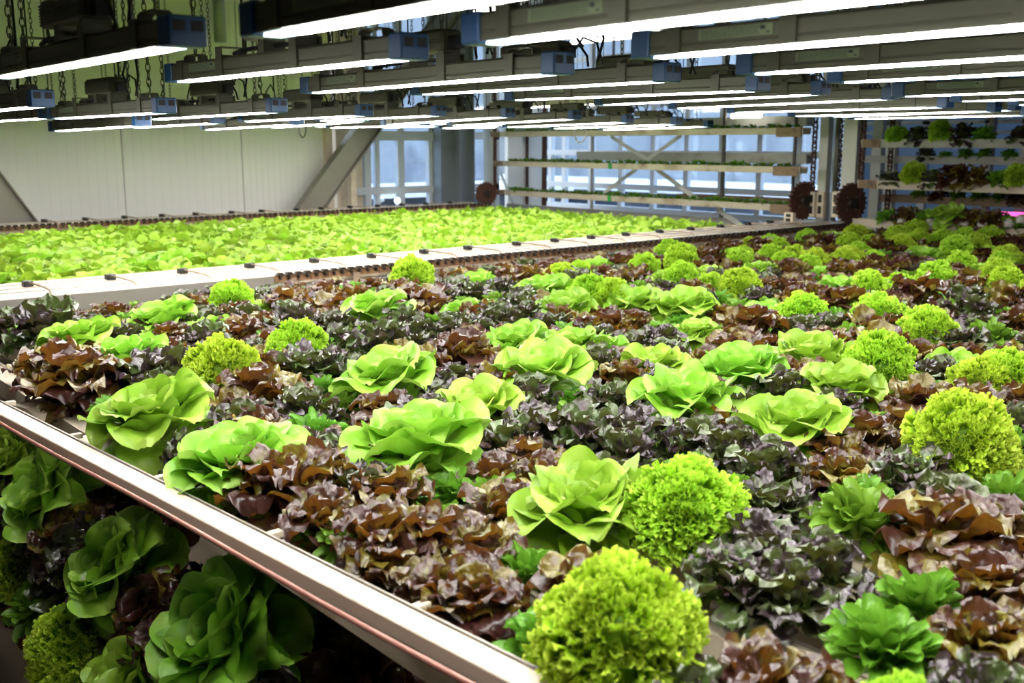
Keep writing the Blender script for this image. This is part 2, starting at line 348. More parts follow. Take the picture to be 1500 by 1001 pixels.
#PLANTS
# ------------------------------------------------------------------ main bed plants (kind, px, py, width px)
BEDTOP = -.985; MIDZ = -.80; Y0 = 1.16; DY = .245
SPOTS = '''
O 69 460 92;B 115 475 95;R 158 480 62;R 78 530 120;R 20 528 110;R 125 520 80;R 2 500 60;G 115 500 40;B 195 498 95;B 242 448 85;B 312 455 62;O 301 470 70;O 240 520 110;O 288 492 60
F 328 535 115;F 432 492 92;F 342 426 64;R 200 452 55;O 290 436 45;O 357 438 60;G 387 462 35;O 428 448 75;O 368 482 58;G 332 492 45;G 468 470 34;O 500 466 60;O 566 478 90;O 470 512 105;O 518 506 66
O 663 458 70;O 615 458 62;B 556 440 92;G 590 455 45;R 435 425 72;R 475 432 70;R 512 418 70;R 610 421 75;R 640 425 55;B 400 423 45;F 603 395 64;O 662 402 60;B 696 396 58;O 737 400 52;B 680 429 56;O 731 440 66;O 700 452 60
R 680 492 95;R 655 480 70;B 575 530 140;G 503 542 55;R 380 550 120;R 345 560 90;R 420 540 80;G 452 584 88;R 512 600 75;R 520 640 80;B 345 645 165;B 620 625 178;R 400 670 150;R 465 650 110;R 430 710 120;G 668 655 85;G 445 735 95;G 470 700 70
B 200 592 155;O 110 580 80;O 85 600 70;G 90 562 55;O 253 614 76;O 235 655 90;G 210 630 70;B 700 562 120;O 790 585 110;O 760 600 100;O 850 600 120;O 915 590 110;O 893 545 86;O 755 560 80;B 795 521 125;G 836 540 50
B 765 480 95;B 838 484 95;B 888 480 50;O 872 506 85;R 884 457 80;R 860 450 60;O 968 470 72;B 955 510 100;B 1005 560 135;G 966 455 55;B 1020 458 66;B 938 426 80;B 1004 432 84;B 828 432 78;B 803 408 74;O 728 445 70;O 808 448 62;O 770 425 60
F 862 418 66;F 905 420 66;F 849 380 42;F 823 390 52;B 877 372 32;R 809 375 52;R 772 395 66;R 750 385 50;F 945 376 48;F 981 357 42;R 913 370 50;R 921 390 52;F 1001 371 52;B 978 388 46;B 1039 382 42;F 999 393 55;F 1040 401 46;F 1083 404 60;F 1083 369 42;R 1039 363 50;G 1071 354 30;O 1028 418 55;G 1082 427 55;R 1079 453 72
R 1112 450 80;R 1080 482 80;R 1118 480 60;O 1188 463 50;F 1175 440 70;B 1116 434 50;R 1236 424 70;O 1221 448 60;G 1245 464 60;F 1287 444 72;B 1272 426 60;R 1341 416 76;R 1290 478 80;R 1320 448 60;F 1359 468 80;O 1425 439 76;G 1395 425 46;O 1400 475 80;G 1461 458 60;G 1480 482 55
F 1292 514 96;G 1350 520 60;B 1401 506 70;G 1390 540 50;F 1440 528 80;F 1478 526 80;B 1194 498 105;B 1095 519 115;B 1225 540 110;B 1172 592 135;O 1068 562 92;O 1035 590 80;G 1278 570 60;R 1344 550 90;R 1435 556 96;R 1260 594 100;R 1322 585 90;G 1485 590 60
F 1412 628 165;O 1116 648 125;R 1242 640 100;G 1258 700 120;R 1395 728 160;R 1465 720 120;G 1486 670 90;O 1100 740 140;O 1070 770 110;O 1215 765 120;G 1300 862 140;O 1170 790 110;R 1430 865 140;R 1435 790 130;R 1130 915 160;O 1030 925 140;F 1318 1010 190;R 1210 950 130
F 935 880 230;F 1003 715 175;B 868 700 185;G 765 880 150;R 560 730 140;R 640 735 150;R 700 800 140;R 600 805 130;R 735 685 100;R 520 770 110;G 1010 640 90;G 1070 655 60;R 790 650 90;O 1450 940 130;R 700 740 110;R 745 640 60
F 1143 347 32;F 1130 361 40;F 1167 363 40;F 1184 339 34;B 1220 335 32;F 1252 335 36;G 1284 334 30;F 1247 347 38;F 1245 363 40;F 1316 337 36;F 1343 330 34;F 1348 341 34;F 1383 341 36;F 1415 341 36;F 1321 350 38;B 1356 359 42;F 1399 357 46;F 1407 375 44;F 1449 341 40;F 1431 350 38;F 1476 365 42;F 1465 386 48;F 1476 400 54;B 1439 378 42;R 1444 362 42
R 1116 346 42;R 1193 343 40;R 1215 345 40;R 1207 362 50;R 1161 381 52;R 1150 400 54;R 1175 404 50;R 1132 402 50;R 1195 408 48;B 1116 376 42;B 1199 382 42;R 1244 386 55;R 1287 351 44;R 1284 370 46;R 1292 391 48;B 1233 400 50;F 1281 407 54;F 1375 394 52;G 1327 389 45;O 1356 381 44;O 1324 362 36;R 1423 397 52;O 1412 415 56;R 1473 416 60;R 1489 346 42;G 1127 421 44;F 1090 390 40
'''
NAMED = {
 'B 868 700': 'large butterhead lettuce with an open pale heart, left of two frilly domes in the foreground',
 'B 620 625': 'broad pale butterhead lettuce in the centre left with wide folded leaves',
 'B 345 645': 'butterhead lettuce overhanging the white gutter above a dark gap',
 'B 200 592': 'pale butterhead lettuce nearest the left end of the white gutter',
 'B 575 530': 'neat open butterhead rosette right of the pair of frilly domes',
 'F 935 880': 'biggest frilly yellow-green dome at the bottom, with a dark hollow in its side',
 'F 1003 715': 'frilly dome touching the right side of the large foreground butterhead',
 'F 1412 628': 'large bright frilly dome at the right edge above crinkled red leaves',
 'F 1318 1010': 'frilly dome cut off by the bottom edge of the photo at right',
 'F 328 535': 'left one of two frilly domes standing side by side in the left half',
 'F 432 492': 'right one of two frilly domes standing side by side in the left half',
 'F 342 426': 'small frilly dome against the aluminium front of the divider rail',
 'B 1172 592': 'butterhead lettuce with upright heart, right of centre below two wider ones',
 'B 1194 498': 'tallest butterhead lettuce of the cluster at right centre',
 'G 765 880': 'dark green spoon-leaf lettuce left of the biggest frilly dome',
 'G 1300 862': 'green spoon-leaf lettuce sunk in a black gap near the bottom right',
 'G 445 735': 'bright green spoon-leaf lettuce beside the white gutter, under red leaves',
}
BANDS = [(860, 'along the bottom edge'), (700, 'in the foreground'), (610, 'behind the foreground'), (545, 'in the near middle'), (500, 'in the middle'), (460, 'beyond the middle'), (425, 'in the far half'), (395, 'in the far third'), (365, 'near the far end'), (0, 'at the far end')]
SHORT = {'B': 'pale green butterhead lettuce', 'F': 'frilly yellow-green lettuce dome', 'O': 'dark purple oakleaf lettuce', 'R': 'red-brown crinkled lettuce', 'G': 'green spoon-leaf lettuce'}
ORD = ['leftmost', 'second from left', 'third from left', 'fourth from left', 'fifth from left', 'sixth from left', 'seventh from left', 'eighth from left', 'ninth from left', 'tenth from left'] + ['%dth from left' % i for i in range(11, 200)]
placed = []
def dia_px(kind, p): return KIND[kind][4] / p.length * FPX
def put(kind, p, s, label=None):
    row = round((p.y - Y0) / DY); yl = Y0 + max(0, row) * DY
    y = max(yl - .075, min(yl + .075, p.y))
    s = min(s, 1.22)
    lean = (max(0, (1.7 - y)) * .12, 0)
    if y < 1.26: y = max(y, 1.20)
    o = plant(kind, (p.x, y, BEDTOP), s, lean)
    placed.append([kind, o, Vector((p.x, y, BEDTOP)), s, label]); return o
for tok in SPOTS.replace('\n', ';').split(';'):
    if not tok.strip(): continue
    k, x_, y_, w_ = tok.split(); x_, y_, w_ = float(x_), float(y_), float(w_)
    p = atz(x_, y_, MIDZ)
    s = max(.72, min(1.2, w_ / dia_px(k, p)))
    put(k, p, s, NAMED.get('%s %d %d' % (k, x_, y_)))
# fill the gaps between the listed heads with low red, oakleaf and green ones
nfill = 0
row = 0
while Y0 + row * DY < 9.75:
    y = Y0 + row * DY; xx = -5.88 + (row % 2) * .1
    while xx < .6:
        q = Vector((xx, y, -.8)); ok = q.dot(FW) > .3
        if ok:
            px, py = proj(q); ok = -60 < px < 1590 and py < 1090
        if ok:
            dmin = min((Vector((c[2].x, c[2].y)) - Vector((xx, y))).length - .135 * c[3] for c in placed)
            if row == 0: dmin = -1
            if dmin > (.06 if y < 2.1 and xx > -1.5 else .0 if y < 1.8 else .03 if y < 3 else .05):
                kind = rnd.choice('ROROG' if y < 6 else 'RRRFRG'); put(kind, q, rnd.uniform(.72, .86)); nfill += 1
        xx += .11
    row += 1
print('bed plants', len(placed), 'filled', nfill)
bk = {}
for c in placed:
    px, py = proj(c[2] + Vector((0, 0, .12)))
    c.append(px)
    if not c[4]:
        b_ = next(i for i, (t, _) in enumerate(BANDS) if py >= t); sd = 0 if px < 500 else 1 if px < 1000 else 2
        bk.setdefault((c[0], b_, sd), []).append(c)
SIDE = ['left part', 'centre part', 'right part']
for (k, b_, sd), cs in bk.items():
    cs.sort(key=lambda c: c[5])
    for i, c in enumerate(cs):
        c[4] = '%s, %s such %s, %s' % (SHORT[k], ORD[i] if len(cs) > 1 else 'only', BANDS[b_][1], SIDE[sd])
GRP = {'B': 'butterhead lettuces in the mixed bed', 'F': 'frilly lettuces in the mixed bed', 'O': 'oakleaf lettuces in the mixed bed', 'R': 'red lettuces in the mixed bed', 'G': 'green leaf lettuces in the mixed bed'}
for c in placed: c[1]['label'] = c[4]; c[1]['group'] = GRP[c[0]]

# ------------------------------------------------------------------ lower tiers at the left front, in shade
LOW = [('B', 58, 705, -1.02, 1.0, 'shaded butterhead lettuce under the gutter, topmost at the left edge'),
 ('B', 165, 815, -1.06, 1.05, 'half-lit butterhead lettuce with an upright cup leaf below the gutter'),
 ('B', 330, 900, -1.02, 1.2, 'big half-lit butterhead lettuce with rolled leaves at the bottom left'),
 ('B', 12, 655, -1.02, .8, 'dark butterhead lettuce cut by the left edge just below the gutter'),
 ('R', 30, 690, -1.12, .9, 'dark red-brown lettuce in shade at the left edge'),
 ('R', 100, 755, -1.15, .95, 'shaded red-brown lettuce between two half-lit butterheads'),
 ('O', 90, 815, -1.2, .95, 'shaded purple oakleaf lettuce left of the cup-leaf butterhead'),
 ('R', 215, 760, -1.12, .9, 'dark red lettuce above the cup-leaf butterhead, under the pipe'),
 ('O', 238, 870, -1.18, 1.0, 'dark oakleaf lettuce between the two half-lit butterheads'),
 ('F', 95, 935, -1.3, 1.0, 'shaded frilly dome in the bottom left corner'),
 ('F', 12, 825, -1.3, .8, 'dark frilly lettuce cut by the left edge in the lower tier'),
 ('G', 40, 870, -1.32, 1.0, 'dark green spoon-leaf lettuce left above the corner frilly dome'),
 ('B', 195, 985, -1.25, 1.0, 'dark butterhead lettuce cut by the bottom edge at left'),
 ('R', 250, 950, -1.25, .95, 'very dark red lettuce below the dark oakleaf at the bottom left'),
 ('O', 430, 940, -1.12, 1.0, 'black-shaded oakleaf lettuce under the gutter, nearest the bottom'),
 ('B', 380, 845, -1.0, .95, 'dark butterhead lettuce directly under the gutter left of centre'),
 ('R', 520, 985, -1.1, .95, 'black-shaded red lettuce cut by the bottom edge under the pipe'),
 ('G', 150, 885, -1.3, .9, 'dark green spoon-leaf lettuce right above the corner frilly dome'),
 ('O', 5, 745, -1.2, .9, 'shaded oakleaf lettuce cut by the left edge under the dark butterhead'),
 ('O', 170, 715, -1.1, .85, 'dark oakleaf lettuce tucked under the pipe at the upper left')]
for k, x_, y_, z_, s_, lb in LOW:
    p = atz(x_, y_, z_); d = p.normalized()
    q_ = 1.24; p = atz(x_, y_, z_ * q_); o = plant(k, (0, 0, 0), s_ * 1.14, (.75, 0)); o.location = p + Vector((0, .075, -.10)) * s_ * 1.14
    tag(o, lb, None, 'lettuces of the shaded lower tiers')
nb = 0
for (yy_, zz_) in ((1.12, -1.50), (1.10, -1.86)):
    xx = -4.6
    while xx < -.7:
        q = Vector((xx, yy_ - .1, zz_ + .1)); px, py = proj(q)
        if -60 < px < 620 and py < 1080:
            o = plant(rnd.choice('OROG'), (0, 0, 0), .95, (.7, 0)); o.location = Vector((xx, yy_, zz_))
            tag(o, 'shaded dark lettuce deep under the gutter in the lower tiers', None, 'deep shaded lettuces of the lower tiers'); nb += 1
        xx += .2
print('low fill', nb)
def trough(name, x0, x1, yc, ztop, w=.15, h=.075, m='trough', ang=0.0, lip=.012):
    """open U channel with a lid, running along X, top at ztop"""
    mb = MB(); a = w / 2
    mb.prism([(-a, -h), (a, -h), (a, 0), (a - lip, 0), (a - lip, -.006), (-a + lip, -.006), (-a + lip, 0), (-a, 0)], 'x', 0, x1 - x0)
    o = link(name, mb.mesh(name, M[m] if isinstance(m, str) else m)); o.location = (x0, yc, ztop); o.rotation_euler = (ang, 0, 0)
    return o
row = 0
proto = None
while Y0 + row * DY < 9.9:
    y = Y0 + row * DY
    xr = min(1.6, -y / math.tan(math.radians(66.0)) + 1.0)
    o = trough('growing_trough', -6.04, xr, y, BEDTOP - .02, w=.10)
    tag(o, 'cream plastic growing trough under the mixed lettuces, row across the bed', 'trough', 'troughs of the mixed bed'); row += 1
for i, (y, z, lb) in enumerate(((1.15, -1.52, 'upper cream trough of the shaded lower tiers in front of the bed'), (1.15, -1.9, 'lower cream trough of the shaded lower tiers in front of the bed'))):
    o = trough('growing_trough', -6.0, .2, y, z, ang=.6); tag(o, lb, 'trough')

# white gutter along the front of the bed and red-brown pipe in front of it
g0, g1 = atz(0, 589, -.90), atz(820, 1000, -.90)
dr = (g1 - g0).normalized(); nrm_ = Vector((dr.y, -dr.x, 0))
if nrm_.y > 0: nrm_ = -nrm_
def along(t): return g0 + dr * t
root = empty('gutter_channel', along(-1.7)); root.rotation_euler = (0, 0, math.atan2(dr.y, dr.x)); GL = 1.7 + (g1 - g0).length + .8
mb = MB(); mb.box(0, GL, -.060, 0, -.036, 0, 0, .0025); mb.build('channel_body', M['gutter'], root)
mb = MB(); mb.box(0, GL, .0005, .006, -.03, .004, 0); mb.build('edge_strip', M['galv'], root)
for t in (1.0, 1.72, 2.3, 2.88, 3.46, 4.0):
    mb = MB(); mb.box(t, t + .022, .0065, .040, -.012, .004, 0, .001); tag(mb.build('support_clip', M['trough'], root))
tag(root, 'long cream gutter channel running diagonally along the near side of the lettuce bed', 'gutter')
p0, p1 = atz(0, 620, -.915), atz(690, 1003, -.915); d2 = (p1 - p0)
mb = MB(); pts = [p0 + d2 * t + Vector((0, 0, -.004 * math.sin(3 * PI * t))) for t in [-.5 + i * .1 for i in range(19)]]
mb.tube(pts, .0062, 10); tag(mb.build('water_pipe', M['pipe']), 'thin red-brown pipe running below the cream gutter', 'pipe')
# end bars of the troughs showing in the dark gap behind the gutter
for (xa, ya, lb) in ((60, 600, 'light bracket in the gap behind the gutter near the left edge'), (135, 655, 'light bracket in the gap behind the gutter, under the left butterhead')):
    p = atz(xa, ya, -.99); mb = MB(); mb.prism([(-.1, -.02), (.1, -.02), (.1, .01), (.05, .03), (-.05, .03), (-.1, .01)], 'y', -.09, .14)
    o = mb.build('trough_bracket', M['trough']); o.location = p; o.rotation_euler = (0, 0, .3); tag(o, lb, 'bracket')

# ------------------------------------------------------------------ rails
def chain_mesh(y0, y1, pitch=.068):
    """flat link plates lying along Y with rollers: wavy top edge"""
    mb = MB(); y = y0; k = 0
    while y < y1:
        w = .006 if k % 2 else .0
        mb.box(-.012 - w, -.004 - w, y, y + pitch * 1.12, -.016, .010, 0)
        mb.prism([(y + .004, .010), (y + pitch * .3, .021), (y + pitch * .7, .021), (y + pitch - .004, .010)], 'x', -.013 - w, .014, 1)
        mb.tube([(-.022, y + pitch * .5, 0), (.016, y + pitch * .5, 0)], .007, 6, 1)
        y += pitch; k += 1
    return mb
def make_rail(name, X, w, ya, yb, ychain, clips_y, label, cat, ztop=-.85, h=.135, clipx=.38):
    root = empty(name, (X, 0, ztop))
    mb = MB()
    mb.prism([(0, -h * .5), (0, -.012), (-.02, 0), (-w, 0), (-w, -h), (-.03, -h), (-.03, -h * .5)], 'y', ya, yb)
    mb.build('rail_cover', M['cream'], root)
    if ychain > ya:
        mb = MB(); mb.box(-.01, .012, ya, ychain, -h - .015, -.006, 0, .002); mb.build('front_plate', M['galv'], root)
    mb = MB(); mb.box(-.02, .03, max(ya, ychain), yb, -h - .03, -h * .6, 0); mb.build('lower_track', M['galv'], root)
    o = chain_mesh(max(ya, ychain), yb).build('chain', [M['chainlink'], M['chaindark']], root); o.location = (.024, 0, -.022); o.scale = (1.2, 1, 1.7)
    for k in range(3):
        mb = MB(); xx = -w * (.3 + .25 * k); mb.box(xx, xx + .006, ya, yb, 0, .004); mb.build('seam', M['galv'], root)
    y = max(ya, ychain) + .1
    while y < yb - .1:
        mb = MB(); mb.box(.024, .034, y, y + .05, -.10, -.03); mb.build('chain_hanger', M['rod'], root); y += .49
    tag(root, label, cat)
    return root
make_rail('divider_rail', -6.15, .68, .6, 10.15, 3.15, None, 'long cream divider rail with a rusty drive chain between the two beds', 'rail')
make_rail('far_rail', -11.62, .50, 1.0, 9.4, 1.0, None, 'long cream rail with a rusty chain along the far side of the young lettuce bed', 'rail')
def make_clip(reach, sc=1.0):
    root = empty('rail_clip', (0, 0, 0))
    mb = MB(); mb.box(-.03, .03, -.028, .028, 0, .035, 0, .004); mb.box(-.05, -.03, -.012, .012, .012, .03, 0); mb.build('clamp_block', M['black'], root)
    mb = MB(); pts = [(0, .0, .028), (reach * .5, .01, .026), (reach * .86, .012, .024), (reach * .95, .012, .018), (reach, .012, .0), (reach + .005, .012, -.05), (reach + .005, .012, -.12)]
    mb.tube(pts, .0062, 7); mb.build('bent_rod', M['rod'], root)
    return root
cx_ = [(51, 420), (171, 409), (277, 400), (377, 392), (466, 383), (550, 376), (622, 369), (691, 364), (755, 357), (814, 352.5), (868, 348), (918, 343.5), (964.5, 339), (1008, 335), (1049, 331), (1088, 327.5), (1124, 325)]
c0 = make_clip(.42)
for i, (a_, b_) in enumerate(cx_):
    p = atz(a_, b_, -.835); c = c0 if i == 0 else copy_tree(c0); c.location = (-6.60 - .012 * max(0, i - 6), p.y, -.850)
    tag(c, 'black clamp with a bent steel rod, %s along the divider rail counted from the left' % (['first', 'second', 'third', 'fourth', 'fifth', 'sixth', 'seventh', 'eighth', 'ninth', 'tenth', 'eleventh', 'twelfth', 'thirteenth', 'fourteenth', 'fifteenth', 'sixteenth', 'seventeenth'][i]), 'clip', 'clips on the divider rail')
fx_ = [(77, 326), (137, 323), (193, 320), (245, 317), (297, 315), (345, 312), (390, 310), (435, 307), (478, 306), (519, 304), (558, 302), (596, 300.6), (632, 299), (662, 297)]
for i, (a_, b_) in enumerate(fx_):
    p = atz(a_, b_, -.835); c = copy_tree(c0); c.location = (-11.98, p.y, -.85)
    tag(c, 'small dark clamp with rod, %s along the far rail counted from the left' % (['first', 'second', 'third', 'fourth', 'fifth', 'sixth', 'seventh', 'eighth', 'ninth', 'tenth', 'eleventh', 'twelfth', 'thirteenth', 'fourteenth'][i]), 'clip', 'clips on the far rail')

# ------------------------------------------------------------------ young lettuce bed
cells = []
y = 1.5
while y < 9.45:
    xx = -11.35 + rnd.uniform(0, .08)
    while xx < -7.0:
        cells.append((xx + rnd.uniform(-.03, .03), y + rnd.uniform(-.03, .03))); xx += .155
    y += .20
cells = [c for c in cells if proj(Vector((c[0], c[1], -.9)))[0] > -40]
cells.sort(key=lambda c: c[0] ** 2 + c[1] ** 2)
rest = MB(); rest.a = []
print('young', len(cells))
protoY = [make_young(300 + i, .8) for i in range(3)]
for i, (xx, yy) in enumerate(cells):
    s = rnd.uniform(1.05, 1.5); rz = rnd.uniform(0, 6.28)
    if i < 300:
        o = link('young_lettuce', rnd.choice(YOUNG)); o.location = (xx, yy, -1.0); o.scale = (s, s, s); o.rotation_euler = (rnd.uniform(-.35, .35), rnd.uniform(-.35, .35), rz)
        tag(o, 'bright green young lettuce in the dense bed beyond the divider rail', 'lettuce', 'young lettuces in the bed beyond the divider')
    else:
        src = protoY[i % 3]; n = len(rest.v); c_, s_ = math.cos(rz) * s, math.sin(rz) * s
        rest.v += [(xx + v[0] * c_ - v[1] * s_, yy + v[0] * s_ + v[1] * c_, -1.0 + v[2] * s) for v in src.v]
        rest.a += src.a; rest.f += [tuple(k + n for k in f) for f in src.f]; rest.mi += src.mi; rest.sm += src.sm
if rest.v:
    o = rest.build('young_lettuce_mass', M['young']); tag(o, 'farther part of the dense bright green young lettuce bed beyond the divider', 'lettuces', None, 'stuff')
yy = 1.5
while yy < 9.6:
    o = trough('growing_trough', -11.5, -6.9, yy, -.985, w=.12); tag(o, 'cream trough under the dense young lettuces beyond the divider rail', 'trough', 'troughs of the young lettuce bed'); yy += .40
# ------------------------------------------------------------------ light fixtures
CEIL = 2.35
def chain_hang(hgt, pitch=.026, r=.0075, wire=.0022):
    mb = MB(); n = int(hgt / pitch)
    for k in range(n):
        zc = k * pitch + pitch * .5; ax = (1, 0) if k % 2 else (.25, .97); pts = []
        for i in range(9):
            t = 2 * PI * i / 8; pts.append((ax[0] * r * math.cos(t), ax[1] * r * math.cos(t), zc + math.sin(t) * pitch * .68))
        mb.tube(pts, wire, 4, 0, False)
    return mb.mesh('hanging_chain', M['dsteel'])
HCH = chain_hang(2.1)
L0 = 1.25
def make_fixture(detail=True):
    root = empty('grow_light', (0, 0, 0))
    mb = MB()                                       # extruded aluminium body with long grooves
    mb.prism([(-.031, .004), (-.031, .016), (-.028, .0175), (-.028, .0195), (-.031, .021), (-.031, .046), (-.024, .052), (.024, .052), (.031, .046), (.031, .021), (.028, .0195), (.028, .0175), (.031, .016), (.031, .004)], 'x', .045, L0 - .045)
    mb.build('housing', M['house'], root)
    mb = MB(); mb.prism([(-.0175, .006), (-.0158, -.0005), (.0158, -.0005), (.0175, .006)], 'x', .11, L0 - .11); mb.build('light_strip', M['strip'], root)
    for a in (.047, L0 - .11):
        mb = MB(); mb.prism([(-.0175, .006), (-.0158, -.0005), (.0158, -.0005), (.0175, .006)], 'x', a, a + .063); mb.build('strip_end', M['stripend'], root)
    for a, s in ((0, -1), (L0 - .05, 1)):
        mb = MB(); mb.box(a, a + .05, -.036, .036, 0, .054, 0, .003)
        xe = a if s < 0 else a + .05
        for yc in (-.017, .017):
            mb.box(min(xe, xe + s * .001), max(xe, xe + s * .001), yc - .011, yc + .011, .026, .045, 1)
        mb.build('end_cap', [M['blue'], M['hole']], root)
    for a in (.095, .36, .77, 1.06):
        mb = MB(); w = .036
        mb.box(a, a + w, -.036, -.031, .006, .058); mb.box(a, a + w, .031, .036, .006, .058); mb.box(a, a + w, -.036, .036, .053, .058)
        if a in (.36, .77): mb.box(a, a + w, -.036, -.033, .058, .080); mb.box(a, a + w, .033, .036, .058, .080); mb.box(a, a + w, -.036, .036, .077, .080)
        mb.build('bracket', M['band'], root)
    mb = MB(); mb.box(.175, .345, -.0318, -.031, .024, .044, 0)
    rl = random.Random(3)
    for k in range(5):
        xx = .182
        while xx < .31:
            w = rl.uniform(.004, .012); mb.box(xx, xx + w, -.0322, -.0318, .0262 + k * .0034, .0274 + k * .0034, 1); xx += w + .002
    mb.box(.318, .328, -.0322, -.0318, .034, .041, 1); mb.box(.331, .338, -.0322, -.0318, .027, .030, 1)
    mb.build('rating_label', [M['label'], M['ink']], root)
    mb = MB(); x0, x1 = .52, .80                    # ribbed driver box above the body
    mb.box(x0, x1, -.034, .034, .086, .140, 0, .004)
    for k in range(7): mb.box(x0 + .004, x1 - .004, -.037, -.034, .091 + k * .0068, .0945 + k * .0068)
    for k in range(6): mb.box(x0 + .01, x1 - .01, -.030 + k * .011, -.026 + k * .011, .140, .145)
    mb.box(.60, .63, -.03, .03, .052, .088); mb.box(x1 - .03, x1 - .005, -.03, .03, .052, .088)
    mb.build('driver_box', M['house'], root)
    mb = MB()
    pts = [(x1, 0, .11), (x1 + .04, -.01, .125), (x1 + .085, -.015, .12), (x1 + .11, -.01, .09), (x1 + .105, 0, .06)]
    mb.tube(pts, .004, 6); mb.tube([(x1 + .02, .01, .10), (x1 + .06, .02, .15), (x1 + .12, .02, .13), (x1 + .16, .01, .065)], .0035, 6)
    mb.tube([(x0, 0, .11), (x0 - .03, -.01, .09), (x0 - .05, 0, .06)], .004, 6)
    mb.box(x1 + .0, x1 + .035, -.015, .015, .09, .125)
    mb.tube([(.40, .0, .062), (.48, -.012, .066), (.6, .01, .07), (.7, -.01, .066), (.78, .0, .062)], .006, 6)
    mb.build('cable', M['black'], root)
    for a in (.15, 1.10):
        mb = MB(); pts = [(a - .05, 0, .052), (a - .046, 0, .068), (a - .03, 0, .073), (a + .03, 0, .073), (a + .046, 0, .068), (a + .05, 0, .052)]
        for i in range(5): mb.bar(pts[i], pts[i + 1], .03, .003, 0, (0, 1, 0))
        mb.tube([(a, 0, .07), (a + .008, 0, .085), (a, 0, .10), (a - .007, 0, .108)], .003, 5)
        mb.build('hanger', M['band'], root)
        o = link('hanging_chain', HCH, root, (a, 0, .098))
    mb = MB(); mb.tube([(.93, .015, .07), (.95, .02, .14), (.93, .022, .22), (.94, .02, 2.1)], .0045, 6); mb.tube([(.93, .022, .2), (.90, .02, .24), (.86, .01, .2), (.85, 0, .15), (.88, 0, .12)], .0045, 6)
    mb.build('power_cord', M['black'], root)
    return root
fx0 = make_fixture()
FIX = []       # (left end point, right end point)
def two(l, r):
    a, b = ray(*l), ray(*r); A = a / a.y; B = b / b.y; Y = L0 / (A - B).length; FIX.append((A * Y, B * Y))
for l, r in (((258, 122), (609, 87)), ((453, 138), (827, 109)), ((613, 140), (986, 120)), ((748, 148), (1119, 134)), ((877, 155), (1210, 139)), ((985, 160), (1312, 146)), ((1070, 166), (1392, 158)), ((1213, 172), (1492, 162)),
             ((81, 175), (245, 166)), ((81, 193), (211, 185)), ((195, 188), (322, 181)), ((223, 176), (410, 165)), ((300, 191), (438, 183)), ((396, 188), (537, 178)), ((357, 179), (538, 170)), ((467, 178), (647, 170)), ((482, 188), (625, 184)), ((564, 184), (748, 172)), ((660, 185), (846, 175)), ((740, 187), (923, 180)), ((808, 189), (995, 183)), ((880, 191), (1041, 186))): two(l, r)
def one(x, y, z, right=False, dz=0.0):
    p = atz(x, y, z); q = p + Vector((-L0 if right else L0, 0, dz)); FIX.append((q, p) if right else (p, q))
one(277, 68, .17, True); one(64, 157, .112, True); one(69, 174, .134, True)
for (x, y) in ((380, 57), (698, 68), (940, 88), (1089, 111), (1220, 123), (1312, 143), (1396, 150), (1480, 155)): one(x, y, .17)
one(1245, 175, .17); one(1158, 171, .16)
for xr in (-7.0, -8.5, -10.0):                         # extra light rows, added to brighten the young lettuce bed
    yy = 2.6
    while yy < 9.2:
        a = Vector((xr - L0, yy, .20)); px, py = proj(a)
        if px > 330 or (px < 190): FIX.append((a, Vector((xr, yy, .20))))
        yy += .95
FIX.sort(key=lambda f: (f[0] + f[1]).length)
fl = []
for i, (a, b) in enumerate(FIX):
    c = fx0 if i == 0 else copy_tree(fx0)
    d = (b - a).normalized(); c.location = a
    c.rotation_euler = (0, -math.asin(d.z), math.atan2(d.y, d.x)); fl.append((c, a, b))
# labels by column and order from the camera
FL = {0: 'grow light with glowing white strip hanging above the near left corner, blue cap toward the room'}
colsF = {}
for c, a, b in fl:
    X = (a.x + b.x) / 2
    k = 0 if X > -1.75 - .1 * a.y * .5 + 0.15 else 1 if X > -3.55 - .0 * a.y else 2 if X > -5.4 else 3 if X > -7.0 else 4
    colsF.setdefault(k, []).append((c, a, b))
CN = {0: 'column running off the right edge', 1: 'central column of lights', 2: 'column left of the central one', 3: 'farther left column', 4: 'rows added to light the young lettuce bed'}
NTH = ['nearest', 'second nearest', 'third nearest', 'fourth nearest', 'fifth nearest', 'sixth nearest', 'seventh nearest', 'eighth nearest', 'ninth nearest', 'tenth nearest'] + ['%dth nearest' % i for i in range(11, 50)]
for k, cs in colsF.items():
    cs.sort(key=lambda t: (t[1] + t[2]).length)
    for i, (c, a, b) in enumerate(cs):
        tag(c, 'grey grow light with blue caps, %s in the %s' % (NTH[i], CN[k]), 'grow light', 'linear grow lights hanging from chains')
print('fixtures', len(FIX), {k: len(v) for k, v in colsF.items()})

# ------------------------------------------------------------------ room shell
def struct(o, lb=None): o['kind'] = 'structure'; return o
XW, YB, FL_ = -12.75, 12.9, -2.3
mb = MB(); mb.box(-26, 9, -6, 26, FL_ - .1, FL_); struct(mb.build('floor', M['floor']))
mb = MB(); mb.box(-14.5, 9, -6, 13.2, CEIL + .0, CEIL + .12); struct(mb.build('ceiling', M['ceil']))
